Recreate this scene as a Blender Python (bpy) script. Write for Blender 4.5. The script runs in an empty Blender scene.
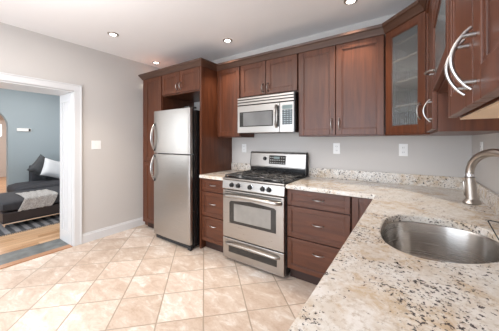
import bpy, bmesh, math, random
from mathutils import Matrix, Vector
random.seed(7)
S = bpy.context.scene
COL = S.collection
PI = math.pi
R = math.radians

# ---------------------------------------------------------------- camera
cam = bpy.data.cameras.new('camera'); camo = bpy.data.objects.new('camera', cam); COL.objects.link(camo)
cam.sensor_fit = 'HORIZONTAL'; cam.sensor_width = 36.0
cam.lens = 237.2 / 499 * 36
cam.shift_y = -(165.5 - 140.8) / 499
cam.clip_start = 0.02
camo.location = (3.512, -2.686, 1.327)
camo.rotation_euler = (R(90), 0, R(34.19))
S.camera = camo

# ---------------------------------------------------------------- world, exposure
S.view_settings.view_transform = 'Standard'; S.view_settings.look = 'None'
S.view_settings.gamma = 1.0; S.view_settings.use_curve_mapping = False
S.view_settings.exposure = 0.29
S.cycles.use_denoising = True
S.cycles.max_bounces = 10; S.cycles.diffuse_bounces = 6
S.cycles.sample_clamp_indirect = 6.0
w = bpy.data.worlds.new('sky'); S.world = w; w.use_nodes = True
w.node_tree.nodes['Background'].inputs[0].default_value = (0.80, 0.90, 1.0, 1)
w.node_tree.nodes['Background'].inputs[1].default_value = 1.6

def area(name, loc, rot, sx, sy, power, col):
    l = bpy.data.lights.new(name, 'AREA'); l.shape = 'RECTANGLE'; l.size = sx; l.size_y = sy
    l.energy = power; l.color = col
    o = bpy.data.objects.new(name, l); COL.objects.link(o); o.location = loc; o.rotation_euler = rot
    return o
# unseen area fills added to brighten the kitchen, living room and hall
area('rear_opening_fill', (1.95, -4.27, 1.2), (R(90), 0, 0), 3.2, 2.1, 64, (0.84, 0.91, 1.0))  # added fill at the rear opening, made broad to soften its reflections
area('overhead_fill', (1.7, -2.4, 2.50), (0, 0, 0), 2.2, 1.8, 32, (1.0, 0.95, 0.90))  # added overhead fill, no fixture behind it
area('ceiling_wash_fill', (1.9, -2.7, 1.95), (R(180), 0, 0), 1.6, 1.4, 17, (1.0, 0.96, 0.93))  # added upward fill that washes the ceiling, no lamp there
area('living_rear_fill', (-2.0, -4.25, 1.5), (R(90), 0, 0), 2.2, 1.5, 48, (0.92, 0.96, 1.0))  # added fill just inside the unseen living-room window
area('living_overhead_fill', (-2.2, -1.2, 2.55), (0, 0, 0), 0.8, 0.8, 26, (1.0, 0.95, 0.9))  # added overhead fill for the living room, no fixture
area('hall_fill', (-6.5, -1.0, 2.5), (0, 0, 0), 1.6, 1.2, 60, (1.0, 0.90, 0.84))  # added warm fill for the hall, no fixture

# ---------------------------------------------------------------- node helpers
def newmat(name):
    m = bpy.data.materials.new(name); m.use_nodes = True
    return m, m.node_tree, m.node_tree.nodes['Principled BSDF']
def N(t, typ, **kw):
    n = t.nodes.new(typ)
    for k, v in kw.items():
        if k in n.inputs: n.inputs[k].default_value = v
        else: setattr(n, k, v)
    return n
def ramp(t, fac, stops, interp='LINEAR'):
    r = t.nodes.new('ShaderNodeValToRGB'); r.color_ramp.interpolation = interp
    els = r.color_ramp.elements
    while len(els) < len(stops): els.new(0.5)
    for e, (p, c) in zip(els, stops):
        e.position = p; e.color = (c[0], c[1], c[2], 1) if not isinstance(c, (int, float)) else (c, c, c, 1)
    t.links.new(fac, r.inputs[0]); return r.outputs[0]
def mix(t, fac, a, b, mode='MIX'):
    m = t.nodes.new('ShaderNodeMix'); m.data_type = 'RGBA'; m.blend_type = mode
    if hasattr(fac, 'links'): t.links.new(fac, m.inputs[0])
    else: m.inputs[0].default_value = fac
    for i, v in ((6, a), (7, b)):
        if hasattr(v, 'links'): t.links.new(v, m.inputs[i])
        else: m.inputs[i].default_value = (v[0], v[1], v[2], 1)
    return m.outputs[2]
def math_(t, op, a, b=None):
    m = t.nodes.new('ShaderNodeMath'); m.operation = op
    for i, v in ((0, a), (1, b)):
        if v is None: continue
        if hasattr(v, 'links'): t.links.new(v, m.inputs[i])
        else: m.inputs[i].default_value = v
    return m.outputs[0]
def coord(t, scale=(1, 1, 1), rot=(0, 0, 0)):
    tc = t.nodes.new('ShaderNodeTexCoord'); mp = t.nodes.new('ShaderNodeMapping')
    mp.inputs['Scale'].default_value = scale; mp.inputs['Rotation'].default_value = rot
    t.links.new(tc.outputs['Object'], mp.inputs[0]); return mp.outputs[0]
def noise(t, vec, scale, detail=3, rough=0.5, dist=0.0):
    n = N(t, 'ShaderNodeTexNoise', Scale=scale, Detail=detail, Roughness=rough, Distortion=dist)
    t.links.new(vec, n.inputs['Vector']); return n.outputs['Fac']
def bump(t, p, h, strength, dist=0.01):
    b = N(t, 'ShaderNodeBump', Strength=strength, Distance=dist)
    t.links.new(h, b.inputs['Height']); t.links.new(b.outputs[0], p.inputs['Normal'])

def plain(name, col, rough=0.5, metal=0.0, var=0.04, vscale=6, bumpy=0.0, bscale=200, **kw):
    m, t, p = newmat(name)
    c = coord(t)
    f = noise(t, c, vscale, 3)
    d = [max(0, x * (1 - var)) for x in col]; l = [min(1, x * (1 + var)) for x in col]
    t.links.new(ramp(t, f, [(0.3, d), (0.7, l)]), p.inputs['Base Color'])
    p.inputs['Roughness'].default_value = rough; p.inputs['Metallic'].default_value = metal
    if bumpy: bump(t, p, noise(t, c, bscale, 2), bumpy, 0.002)
    for k, v in kw.items(): p.inputs[k.replace('_', ' ')].default_value = v
    return m
def emis(name, col, strength):
    m, t, p = newmat(name)
    p.inputs['Base Color'].default_value = (*col, 1)
    p.inputs['Emission Color'].default_value = (*col, 1); p.inputs['Emission Strength'].default_value = strength
    return m
def wood(name, a, b, scale, rough=0.36, coat=0.08, bs=0.04):
    m, t, p = newmat(name)
    c = coord(t, scale)
    f = noise(t, c, 1.0, 6, 0.6, 0.6)
    c2 = coord(t); f2 = noise(t, c2, 1.8, 2)
    col = ramp(t, f, [(0.25, a), (0.75, b)])
    col = mix(t, math_(t, 'MULTIPLY', f2, 0.35), col, [x * 0.62 for x in a])
    t.links.new(col, p.inputs['Base Color'])
    p.inputs['Roughness'].default_value = rough
    p.inputs['Coat Weight'].default_value = coat; p.inputs['Coat Roughness'].default_value = 0.22
    p.inputs['Specular IOR Level'].default_value = 0.42
    bump(t, p, f, bs, 0.002)
    return m
def steel(name, col, rough, axis_scale, aniso=0.0):
    m, t, p = newmat(name)
    c = coord(t, axis_scale)
    f = noise(t, c, 1.0, 3, 0.6)
    t.links.new(ramp(t, f, [(0.2, [x * (0.93 if aniso < .5 else .99) for x in col]), (0.8, [min(1, x * 1.03) for x in col])]), p.inputs['Base Color'])
    t.links.new(ramp(t, f, [(0.2, rough * (0.85 if aniso < .5 else .97)), (0.8, rough * (1.2 if aniso < .5 else 1.03))]), p.inputs['Roughness'])
    p.inputs['Metallic'].default_value = 1.0
    if aniso: p.inputs['Anisotropic'].default_value = aniso
    return m

M = {}
M['wood_v'] = wood('cherry_wood_vertical', (0.058, 0.0165, 0.0068), (0.150, 0.0470, 0.0200), (30, 30, 2.2))
M['wood_h'] = wood('cherry_wood_horizontal', (0.058, 0.0165, 0.0068), (0.150, 0.0470, 0.0200), (2.2, 30, 30))
M['wood_y'] = wood('cherry_wood_depthwise', (0.058, 0.0165, 0.0068), (0.150, 0.0470, 0.0200), (30, 2.2, 30))
M['crown'] = wood('crown_wood', (0.055, 0.026, 0.016), (0.105, 0.050, 0.031), (3, 3, 30), 0.4, 0.1)
M['wood_in'] = plain('cabinet_interior_maple', (0.42, 0.30, 0.20), 0.5, var=0.08)
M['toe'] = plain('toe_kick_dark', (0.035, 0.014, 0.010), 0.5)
M['steel'] = steel('brushed_stainless', (0.44, 0.415, 0.39), 0.30, (3, 3, 160), 0.3)
M['steel_sink'] = steel('sink_stainless', (0.50, 0.475, 0.45), 0.27, (3, 3, 200), 0.8); M['steel_sink'].node_tree.nodes['Principled BSDF'].inputs['Anisotropic Rotation'].default_value = 0.25
M['nickel'] = steel('brushed_nickel', (0.50, 0.455, 0.41), 0.30, (3, 3, 3))
M['chrome'] = steel('polished_chrome', (0.82, 0.82, 0.84), 0.12, (10, 10, 10))
M['handle'] = steel('satin_handle', (0.44, 0.42, 0.405), 0.28, (5, 5, 5))
M['black'] = plain('black_enamel', (0.012, 0.012, 0.013), 0.22)
M['blackmat'] = plain('black_matte', (0.02, 0.02, 0.021), 0.55)
M['iron'] = plain('cast_iron', (0.045, 0.043, 0.042), 0.33, bumpy=0.2)
M['glass_dark'] = plain('dark_oven_glass', (0.03, 0.028, 0.026), 0.07, var=0.02)
M['white'] = plain('white_trim_paint', (0.665, 0.668, 0.675), 0.32, var=0.01)
M['plastic'] = plain('white_plastic', (0.85, 0.85, 0.84), 0.35, var=0.01)
M['wall'] = plain('greige_wall_paint', (0.565, 0.541, 0.520), 0.7, var=0.012, vscale=2, bumpy=0.04)
M['ceil'] = plain('ceiling_paint', (0.84, 0.825, 0.82), 0.85, var=0.01, vscale=1.5)
M['blue'] = plain('blue_grey_wall_paint', (0.33, 0.395, 0.43), 0.7, var=0.015, vscale=2)
M['pink'] = plain('hall_paint', (0.62, 0.55, 0.50), 0.8, var=0.01)
M['slate'] = plain('grey_slate_threshold', (0.13, 0.14, 0.14), 0.45, var=0.35, vscale=9)
M['sofa'] = plain('charcoal_upholstery', (0.028, 0.030, 0.038), 0.75, var=0.15, vscale=20, bumpy=0.3, bscale=300)
M['sofabase'] = plain('dark_leatherette', (0.030, 0.024, 0.026), 0.4, var=0.15)
M['pill_d'] = plain('dark_grey_cushion', (0.055, 0.060, 0.066), 0.8, var=0.2, vscale=12, bumpy=0.3)
M['pill_w'] = plain('white_cushion', (0.62, 0.65, 0.68), 0.8, var=0.04, bumpy=0.3)

def m_glass():
    m, t, p = newmat('reeded_cabinet_glass')
    p.inputs['Base Color'].default_value = (0.55, 0.58, 0.58, 1)
    p.inputs['Roughness'].default_value = 0.09; p.inputs['Transmission Weight'].default_value = 0.9
    p.inputs['IOR'].default_value = 1.35
    return m
M['reed'] = m_glass()
def m_pane():
    m, t, p = newmat('window_glass')
    tr = t.nodes.new('ShaderNodeBsdfTransparent'); gl = t.nodes.new('ShaderNodeBsdfGlossy'); gl.inputs['Roughness'].default_value = 0.02
    fr = N(t, 'ShaderNodeFresnel', IOR=1.45); ms = t.nodes.new('ShaderNodeMixShader')
    t.links.new(fr.outputs[0], ms.inputs[0]); t.links.new(tr.outputs[0], ms.inputs[1]); t.links.new(gl.outputs[0], ms.inputs[2])
    t.links.new(ms.outputs[0], t.nodes['Material Output'].inputs[0]); return m
M['pane'] = m_pane()

def m_granite(name='speckled_granite', dense=0.0):
    m, t, p = newmat(name)
    c = coord(t)
    big = noise(t, c, 3.0, 4, 0.6, 0.8)
    col = ramp(t, big, [(0.36, (0.68, 0.65, 0.605)), (0.50, (0.64, 0.575, 0.50)), (0.58, (0.56, 0.44, 0.31)), (0.65, (0.62, 0.52, 0.40)), (0.75, (0.68, 0.65, 0.61))])
    mid = noise(t, c, 17, 5, 0.75, 0.5)
    col = mix(t, ramp(t, mid, [(0.42, 0.0), (0.60, 0.75)]), col, (0.78, 0.76, 0.73))
    g = noise(t, c, 66, 5, 0.7)
    col = mix(t, ramp(t, g, [(0.52, 0.0), (0.66, 0.60)]), col, (0.40, 0.31, 0.22))
    g2 = noise(t, coord(t, rot=(0.5, 0.2, 0.9)), 90, 3, 0.65)
    cl2 = noise(t, coord(t, rot=(0.1, 0.8, 0.3)), 4.6, 3)
    thr2 = ramp(t, cl2, [(0.42, dense), (0.60, 0.145)])
    col = mix(t, ramp(t, math_(t, 'ADD', g2, thr2), [(0.69, 0.0), (0.73, 0.95)]), col, (0.055, 0.047, 0.05))
    fl = noise(t, coord(t, (1, 1.15, 1), (0.3, 0.2, 0.5)), 52, 5, 0.70, 0.5)
    cl = noise(t, coord(t, rot=(0.3, 0.1, 1.9)), 7.0, 3)
    thr = ramp(t, cl, [(0.40, dense * .9), (0.68, 0.13)])
    col = mix(t, ramp(t, math_(t, 'ADD', fl, thr), [(0.700, 0.0), (0.712, 1.0)]), col, (0.012, 0.010, 0.010))
    t.links.new(col, p.inputs['Base Color'])
    p.inputs['Roughness'].default_value = 0.16
    return m
M['granite'] = m_granite()
M['granite_splash'] = m_granite('heavily_flecked_granite', 0.085)

def m_tile():
    m, t, p = newmat('slate_look_floor_tile')
    tc = t.nodes.new('ShaderNodeTexCoord'); sx = t.nodes.new('ShaderNodeSeparateXYZ'); t.links.new(tc.outputs['Object'], sx.inputs[0])
    x, y = sx.outputs[0], sx.outputs[1]
    P = 0.476
    u = math_(t, 'DIVIDE', math_(t, 'SUBTRACT', math_(t, 'ADD', x, y), 0.818), P)
    v = math_(t, 'DIVIDE', math_(t, 'SUBTRACT', math_(t, 'SUBTRACT', x, y), 2.195), P)
    wob = math_(t, 'MULTIPLY', math_(t, 'SUBTRACT', noise(t, tc.outputs['Object'], 22, 3), 0.5), 0.018)
    def edge(a):
        f = math_(t, 'FRACT', math_(t, 'ADD', a, wob)); return math_(t, 'MINIMUM', f, math_(t, 'SUBTRACT', 1.0, f))
    e = math_(t, 'MINIMUM', edge(u), edge(v))
    g = ramp(t, e, [(0.009, 0.0), (0.020, 1.0)])
    cb = t.nodes.new('ShaderNodeCombineXYZ'); t.links.new(math_(t, 'FLOOR', u), cb.inputs[0]); t.links.new(math_(t, 'FLOOR', v), cb.inputs[1])
    wn = t.nodes.new('ShaderNodeTexWhiteNoise'); wn.noise_dimensions = '3D'; t.links.new(cb.outputs[0], wn.inputs[0])
    # per-tile offset so that the figure differs on every tile
    off = t.nodes.new('ShaderNodeVectorMath'); off.operation = 'MULTIPLY_ADD'
    t.links.new(wn.outputs['Color'], off.inputs[0]); off.inputs[1].default_value = (7, 7, 7); t.links.new(tc.outputs['Object'], off.inputs[2])
    mp = t.nodes.new('ShaderNodeMapping'); mp.inputs['Rotation'].default_value = (0, 0, R(25)); mp.inputs['Scale'].default_value = (1, 2.0, 1)
    t.links.new(off.outputs[0], mp.inputs[0])
    n1 = noise(t, mp.outputs[0], 5.0, 9, 0.72, 0.6)
    col = ramp(t, n1, [(0.30, (0.47, 0.355, 0.28)), (0.44, (0.585, 0.475, 0.395)), (0.54, (0.645, 0.555, 0.48)), (0.64, (0.76, 0.715, 0.67))])
    n2 = noise(t, mp.outputs[0], 14, 6, 0.7, 1.5)
    col = mix(t, ramp(t, n2, [(0.50, 0.0), (0.68, 0.45)]), col, (0.46, 0.33, 0.25))
    br = ramp(t, wn.outputs['Value'], [(0.0, (0.88, 0.84, 0.80)), (0.5, (0.98, 0.96, 0.94)), (1.0, (1.12, 1.14, 1.16))])
    col = mix(t, 1.0, col, br, 'MULTIPLY')
    col = mix(t, g, (0.36, 0.285, 0.22), col)
    t.links.new(col, p.inputs['Base Color'])
    p.inputs['Roughness'].default_value = 0.30
    h = math_(t, 'ADD', g, math_(t, 'MULTIPLY', n2, 0.25))
    bump(t, p, h, 0.35, 0.004)
    return m
M['tile'] = m_tile()

def m_planks():
    m, t, p = newmat('oak_plank_floor')
    tc = t.nodes.new('ShaderNodeTexCoord'); sx = t.nodes.new('ShaderNodeSeparateXYZ'); t.links.new(tc.outputs['Object'], sx.inputs[0])
    x, y = sx.outputs[0], sx.outputs[1]
    r = math_(t, 'DIVIDE', x, 0.09); fl = math_(t, 'FLOOR', r); fr = math_(t, 'FRACT', r)
    wn = t.nodes.new('ShaderNodeTexWhiteNoise'); wn.noise_dimensions = '1D'; t.links.new(fl, wn.inputs['W'])
    yy = math_(t, 'DIVIDE', math_(t, 'ADD', y, math_(t, 'MULTIPLY', wn.outputs['Value'], 1.1)), 1.1)
    cb = t.nodes.new('ShaderNodeCombineXYZ'); t.links.new(fl, cb.inputs[0]); t.links.new(math_(t, 'FLOOR', yy), cb.inputs[1])
    w2 = t.nodes.new('ShaderNodeTexWhiteNoise'); t.links.new(cb.outputs[0], w2.inputs[0])
    f = noise(t, coord(t, (30, 2, 1)), 1.0, 6, 0.6, 0.5)
    col = ramp(t, w2.outputs['Value'], [(0, (0.45, 0.25, 0.125)), (0.5, (0.60, 0.37, 0.21)), (1, (0.70, 0.48, 0.30))])
    col = mix(t, ramp(t, f, [(0.45, 0.0), (0.75, 0.6)]), col, (0.34, 0.18, 0.09))
    e = math_(t, 'MINIMUM', fr, math_(t, 'SUBTRACT', 1.0, fr))
    col = mix(t, ramp(t, e, [(0.01, 0.0), (0.03, 1.0)]), (0.16, 0.08, 0.04), col)
    t.links.new(col, p.inputs['Base Color']); p.inputs['Roughness'].default_value = 0.28
    return m
M['planks'] = m_planks()
def m_stripe(name, a, b, freq, axis=1, rough=0.9):
    m, t, p = newmat(name)
    tc = t.nodes.new('ShaderNodeTexCoord'); sx = t.nodes.new('ShaderNodeSeparateXYZ'); t.links.new(tc.outputs['Object'], sx.inputs[0])
    n = noise(t, tc.outputs['Object'], 30, 3)
    f = math_(t, 'FRACT', math_(t, 'MULTIPLY', math_(t, 'ADD', sx.outputs[axis], math_(t, 'MULTIPLY', n, 0.03)), freq))
    t.links.new(ramp(t, f, [(0.40, a), (0.5, b), (0.92, b), (1.0, a)]), p.inputs['Base Color'])
    p.inputs['Roughness'].default_value = rough
    bump(t, p, n, 0.5, 0.01); return m
M['rug'] = m_stripe('grey_striped_rug', (0.06, 0.062, 0.07), (0.26, 0.26, 0.27), 9)
def m_throw():
    m, t, p = newmat('knitted_grey_throw')
    v = N(t, 'ShaderNodeTexVoronoi', Scale=70); t.links.new(coord(t), v.inputs['Vector'])
    t.links.new(ramp(t, v.outputs['Distance'], [(0.1, (0.62, 0.61, 0.60)), (0.6, (0.34, 0.335, 0.33))]), p.inputs['Base Color'])
    p.inputs['Roughness'].default_value = 0.95; bump(t, p, v.outputs['Distance'], 0.6, 0.01); return m
M['throw'] = m_throw()
def m_keypad():
    m, t, p = newmat('microwave_keypad_print')
    br = N(t, 'ShaderNodeTexBrick', Scale=1.0); br.offset = 0.0
    br.inputs['Color1'].default_value = (0.30, 0.36, 0.38, 1); br.inputs['Color2'].default_value = (0.20, 0.24, 0.26, 1)
    br.inputs['Mortar'].default_value = (0.05, 0.06, 0.065, 1)
    br.inputs['Mortar Size'].default_value = 0.006; br.inputs['Brick Width'].default_value = 0.034; br.inputs['Row Height'].default_value = 0.022
    t.links.new(coord(t, rot=(R(90), 0, 0)), br.inputs['Vector'])
    t.links.new(br.outputs['Color'], p.inputs['Base Color']); p.inputs['Roughness'].default_value = 0.25; return m
M['keypad'] = m_keypad()
M['lens'] = emis('lamp_lens_glow', (1.0, 0.93, 0.84), 7)
M['doorlight'] = emis('sunlit_door_window', (0.95, 0.98, 1.0), 2.2)
M['display'] = emis('clock_display_glow', (0.16, 0.21, 0.21), 0.10)

# ---------------------------------------------------------------- geometry helpers
class B:
    """collects shapes in one bmesh; self.m is applied to everything added"""
    def __init__(s, m=None): s.bm = bmesh.new(); s.m = m or Matrix.Identity(4)
    def add(s, bm2):
        bmesh.ops.transform(bm2, matrix=s.m, verts=bm2.verts)
        me = bpy.data.meshes.new('tmp'); bm2.to_mesh(me); bm2.free(); s.bm.from_mesh(me); bpy.data.meshes.remove(me)
    def box(s, x0, x1, y0, y1, z0, z1, bev=0.0, seg=2):
        b = bmesh.new(); bmesh.ops.create_cube(b, size=1)
        for v in b.verts: v.co = Vector(((x0 + x1) / 2 + v.co.x * (x1 - x0), (y0 + y1) / 2 + v.co.y * (y1 - y0), (z0 + z1) / 2 + v.co.z * (z1 - z0)))
        if bev: bmesh.ops.bevel(b, geom=b.edges[:], offset=bev, segments=seg, affect='EDGES', profile=0.5)
        s.add(b); return s
    def cyl(s, c, r, depth, axis='Z', seg=24, r2=None, bev=0.0):
        b = bmesh.new(); bmesh.ops.create_cone(b, cap_ends=True, segments=seg, radius1=r, radius2=r if r2 is None else r2, depth=depth)
        if bev: bmesh.ops.bevel(b, geom=[e for e in b.edges if len(e.link_faces) == 2 and e.calc_face_angle() > 0.9], offset=bev, segments=2, affect='EDGES')
        rot = {'Z': Matrix.Identity(4), 'X': Matrix.Rotation(PI / 2, 4, 'Y'), 'Y': Matrix.Rotation(PI / 2, 4, 'X')}[axis]
        bmesh.ops.transform(b, matrix=Matrix.Translation(c) @ rot, verts=b.verts); s.add(b); return s
    def torus(s, c, R0, r0, axis='Z', seg=40, rs=10):
        pts = [Vector((math.cos(a) * R0, math.sin(a) * R0, 0)) for a in [2 * PI * i / seg for i in range(seg)]]
        rot = {'Z': Matrix.Identity(4), 'X': Matrix.Rotation(PI / 2, 4, 'Y'), 'Y': Matrix.Rotation(PI / 2, 4, 'X')}[axis]
        return s.tube([Vector(c) + (rot @ q) for q in pts], r0, rs, closed=True)
    def tube(s, pts, r, seg=10, closed=False, flat=1.0):
        b = bmesh.new(); pts = [Vector(p) for p in pts]; n = len(pts); rings = []; prev = None
        for i, p in enumerate(pts):
            a = pts[(i - 1) % n] if (closed or i) else p; c = pts[(i + 1) % n] if (closed or i < n - 1) else p
            t = (c - a).normalized()
            if prev is None:
                q = Vector((0, 0, 1)) if abs(t.z) < 0.9 else Vector((1, 0, 0)); nx = t.cross(q).normalized()
            else: nx = (prev - t * prev.dot(t)).normalized()
            prev = nx; ny = t.cross(nx); rr = r[i] if isinstance(r, (list, tuple)) else r
            rings.append([b.verts.new(p + nx * math.cos(2 * PI * k / seg) * rr + ny * math.sin(2 * PI * k / seg) * rr * flat) for k in range(seg)])
        for i in range(n if closed else n - 1):
            A, C = rings[i], rings[(i + 1) % n]
            for k in range(seg): b.faces.new((A[k], A[(k + 1) % seg], C[(k + 1) % seg], C[k]))
        if not closed: b.faces.new(rings[0][::-1]); b.faces.new(rings[-1])
        bmesh.ops.recalc_face_normals(b, faces=b.faces[:]); s.add(b); return s
    def lathe(s, prof, c=(0, 0, 0), seg=32, axis='Z'):
        b = bmesh.new(); rings = []
        for r, z in prof:
            rings.append([b.verts.new((r * math.cos(2 * PI * k / seg), r * math.sin(2 * PI * k / seg), z)) for k in range(seg)])
        for A, C in zip(rings, rings[1:]):
            for k in range(seg): b.faces.new((A[k], A[(k + 1) % seg], C[(k + 1) % seg], C[k]))
        b.faces.new(rings[0][::-1]); b.faces.new(rings[-1])
        rot = {'Z': Matrix.Identity(4), 'X': Matrix.Rotation(PI / 2, 4, 'Y'), 'Y': Matrix.Rotation(PI / 2, 4, 'X')}[axis]
        bmesh.ops.transform(b, matrix=Matrix.Translation(c) @ rot, verts=b.verts)
        bmesh.ops.recalc_face_normals(b, faces=b.faces[:]); s.add(b); return s
    def prism(s, poly, z0, z1, holes=(), bev=0.0, plane='XY'):
        """polygon (with holes) filled in XY and extruded z0..z1; plane 'XZ': extruded along y, 'YZ': along x"""
        b = bmesh.new(); es = []
        for loop in [poly] + list(holes):
            vs = [b.verts.new((x, y, z0)) for x, y in loop]
            es += [b.edges.new((vs[i], vs[(i + 1) % len(vs)])) for i in range(len(vs))]
        if holes: bmesh.ops.triangle_fill(b, use_beauty=True, edges=es)
        else: b.faces.new(b.verts[:])
        ex = bmesh.ops.extrude_face_region(b, geom=b.faces[:])
        bmesh.ops.translate(b, vec=(0, 0, z1 - z0), verts=[v for v in ex['geom'] if isinstance(v, bmesh.types.BMVert)])
        bmesh.ops.recalc_face_normals(b, faces=b.faces[:])
        if bev: bmesh.ops.bevel(b, geom=[e for e in b.edges if len(e.link_faces) == 2 and e.calc_face_angle() > 0.5], offset=bev, segments=3, affect='EDGES')
        if plane == 'XZ':
            for v in b.verts: v.co = Vector((v.co.x, v.co.z, v.co.y))
        if plane == 'YZ':
            for v in b.verts: v.co = Vector((v.co.z, v.co.x, v.co.y))
        bmesh.ops.recalc_face_normals(b, faces=b.faces[:]); s.add(b); return s
    def cushion(s, x0, x1, y0, y1, z0, z1, r=0.05, puff=0.02, n=10):
        b = bmesh.new(); bmesh.ops.create_cube(b, size=2); bmesh.ops.subdivide_edges(b, edges=b.edges[:], cuts=n, use_grid_fill=True)
        hx, hy, hz = (x1 - x0) / 2, (y1 - y0) / 2, (z1 - z0) / 2
        for v in b.verts:
            q = Vector((v.co.x * hx, v.co.y * hy, v.co.z * hz)); u = v.co.copy()
            inn = Vector((max(-hx + r, min(hx - r, q.x)), max(-hy + r, min(hy - r, q.y)), max(-hz + r, min(hz - r, q.z))))
            d = q - inn
            if d.length > 1e-6: q = inn + d.normalized() * r
            q.z += puff * (1 - u.x * u.x) * (1 - u.y * u.y) * (1 if u.z > 0 else 0)
            v.co = q + Vector(((x0 + x1) / 2, (y0 + y1) / 2, (z0 + z1) / 2))
        s.add(b); return s
def wpos(p):
    v = Vector((0, 0, 0))
    while p: v += p.location; p = p.parent
    return v
def mk(name, b, mat, parent=None, smooth=False, ang=35, origin=None):
    """link builder as ONE object; coordinates in the builder are world coordinates"""
    me = bpy.data.meshes.new(name)
    off = Vector(origin) if origin is not None else wpos(parent)
    bmesh.ops.translate(b.bm, vec=-off, verts=b.bm.verts)
    b.bm.to_mesh(me); b.bm.free()
    me.materials.append(M[mat] if isinstance(mat, str) else mat)
    o = bpy.data.objects.new(name, me); COL.objects.link(o)
    if parent: o.parent = parent
    elif origin is not None: o.location = origin
    if smooth:
        me.polygons.foreach_set('use_smooth', [True] * len(me.polygons))
        try: me.set_sharp_from_angle(angle=R(ang))
        except Exception: pass
    return o
def thing(name, label, cat, loc=(0, 0, 0), group=None):
    o = bpy.data.objects.new(name, None); COL.objects.link(o); o.location = loc; o.empty_display_size = 0.05
    return tag(o, label, cat, group)
def tag(o, label, cat, group=None):
    o['label'] = label; o['category'] = cat
    if group: o['group'] = group
    return o
def struct(name, b, mat, **kw):
    o = mk(name, b, mat, **kw); o['kind'] = 'structure'; return o
def copy_tree(o, parent=None):
    c = o.copy(); COL.objects.link(c)
    if parent: c.parent = parent
    for ch in [q for q in list(o.children)]: copy_tree(ch, c)
    return c

# ---------------------------------------------------------------- the room shell
XW, ZC, YR = 3.935, 2.555, -4.4
struct('floor', B().box(-0.02, XW + .15, YR, 0.15, -0.1, 0.0), 'tile')
struct('ceiling', B().box(0, XW + .15, YR - .15, 0.15, ZC, ZC + .12), 'ceil')
struct('wall_back', B().box(-0.45, XW + .15, 0.0, 0.15, 0, ZC), 'wall')
struct('wall_right', B().box(XW, XW + .15, YR - .15, 0.0, 0, ZC), 'wall')
# left wall (thick) with the wide opening to the living room
DY0, DY1, DZ, WT = -1.455, -2.90, 1.950, 0.43
struct('wall_left', B().box(-WT, 0, DY0, 0, 0, ZC).box(-WT, 0, DY1, DY0, DZ, ZC).box(-WT, 0, YR - .15, DY1, 0, ZC), 'wall')
# unseen rear wall; wide window opening added to carry the fill light
struct('wall_rear', B().box(0, .3, YR - .15, YR, 0, ZC).box(3.6, XW, YR - .15, YR, 0, ZC).box(.3, 3.6, YR - .15, YR, 2.3, ZC), 'wall')
wf = struct('added_window_1', B().box(.3, 3.6, YR - .10, YR - .05, .0, .06).box(.3, 3.6, YR - .10, YR - .05, 2.24, 2.3).box(.3, .36, YR - .10, YR - .05, .06, 2.24).box(3.54, 3.6, YR - .10, YR - .05, .06, 2.24).box(1.92, 1.98, YR - .10, YR - .05, .06, 2.24), 'white')
mk('window_pane', B().box(.36, 3.54, YR - .08, YR - .074, .06, 2.24), 'pane', wf)
# casing round the opening
cas = B()
for y0, y1, z0, z1 in ((DY0 - .005, DY0 + .080, 0, DZ + .005), (DY1 - .080, DY1 + .005, 0, DZ + .005), (DY1 - .080, DY0 + .080, DZ + .005, DZ + .085)):
    cas.box(0.0005, 0.018, y0, y1, z0, z1, 0.003)
for y0, y1, z0, z1 in ((DY0 + .066, DY0 + .080, 0, DZ + .085), (DY1 - .080, DY1 - .066, 0, DZ + .085), (DY1 - .066, DY0 + .066, DZ + .071, DZ + .085)):
    cas.box(0.018, 0.026, y0, y1, z0, z1, 0.002)
struct('trim_1', cas, 'white')
# jamb lining with raised panel strips
j = B()
for yy, sgn in ((DY0, -1), (DY1, 1)):
    y1 = yy + sgn * .012
    j.box(-WT - .005, 0.004, min(yy, y1), max(yy, y1), 0, DZ)
    for xa, xb, za, zb in ((-.40, -.34, 0, DZ - .02), (-.09, -.03, 0, DZ - .02), (-.34, -.09, 0, .16), (-.34, -.09, DZ - .12, DZ - .02), (-.26, -.245, .16, DZ - .12), (-.19, -.175, .16, DZ - .12)):
        y2 = y1 + sgn * .008; j.box(xa, xb, min(y1, y2), max(y1, y2), za, zb, 0.002)
j.box(-WT - .005, 0.004, DY1, DY0, DZ - .012, DZ)
struct('trim_2', j, 'white')
# far side casing
struct('trim_3', B().box(-WT - .022, -WT - .001, DY0 - .005, DY0 + .09, 0, DZ + .09).box(-WT - .022, -WT - .001, DY1 - .09, DY1 + .005, 0, DZ + .09).box(-WT - .022, -WT - .001, DY1 + .005, DY0 - .005, DZ + .005, DZ + .09), 'white')
bb = B(Matrix(((1, 0, 0, 0), (0, 0, 1, 0), (0, 1, 0, 0), (0, 0, 0, 1))))
bb.prism([(.0005, 0), (.018, 0), (.018, .095), (.011, .108), (.011, .118), (.0005, .122)], DY0 + .082, -0.001)
struct('baseboard_left', bb, 'white')
struct('trim_4', B().box(-.085, .012, DY1 + .02, DY0 - .02, -.02, .009, 0.003), wood('oak_threshold_strip', (0.36, 0.17, 0.08), (0.52, 0.28, 0.15), (30, 3, 30)))
struct('floor_threshold', B().box(-.42, -.086, DY1 + .02, DY0 - .02, -.04, .006, 0.002), 'slate')

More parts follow.
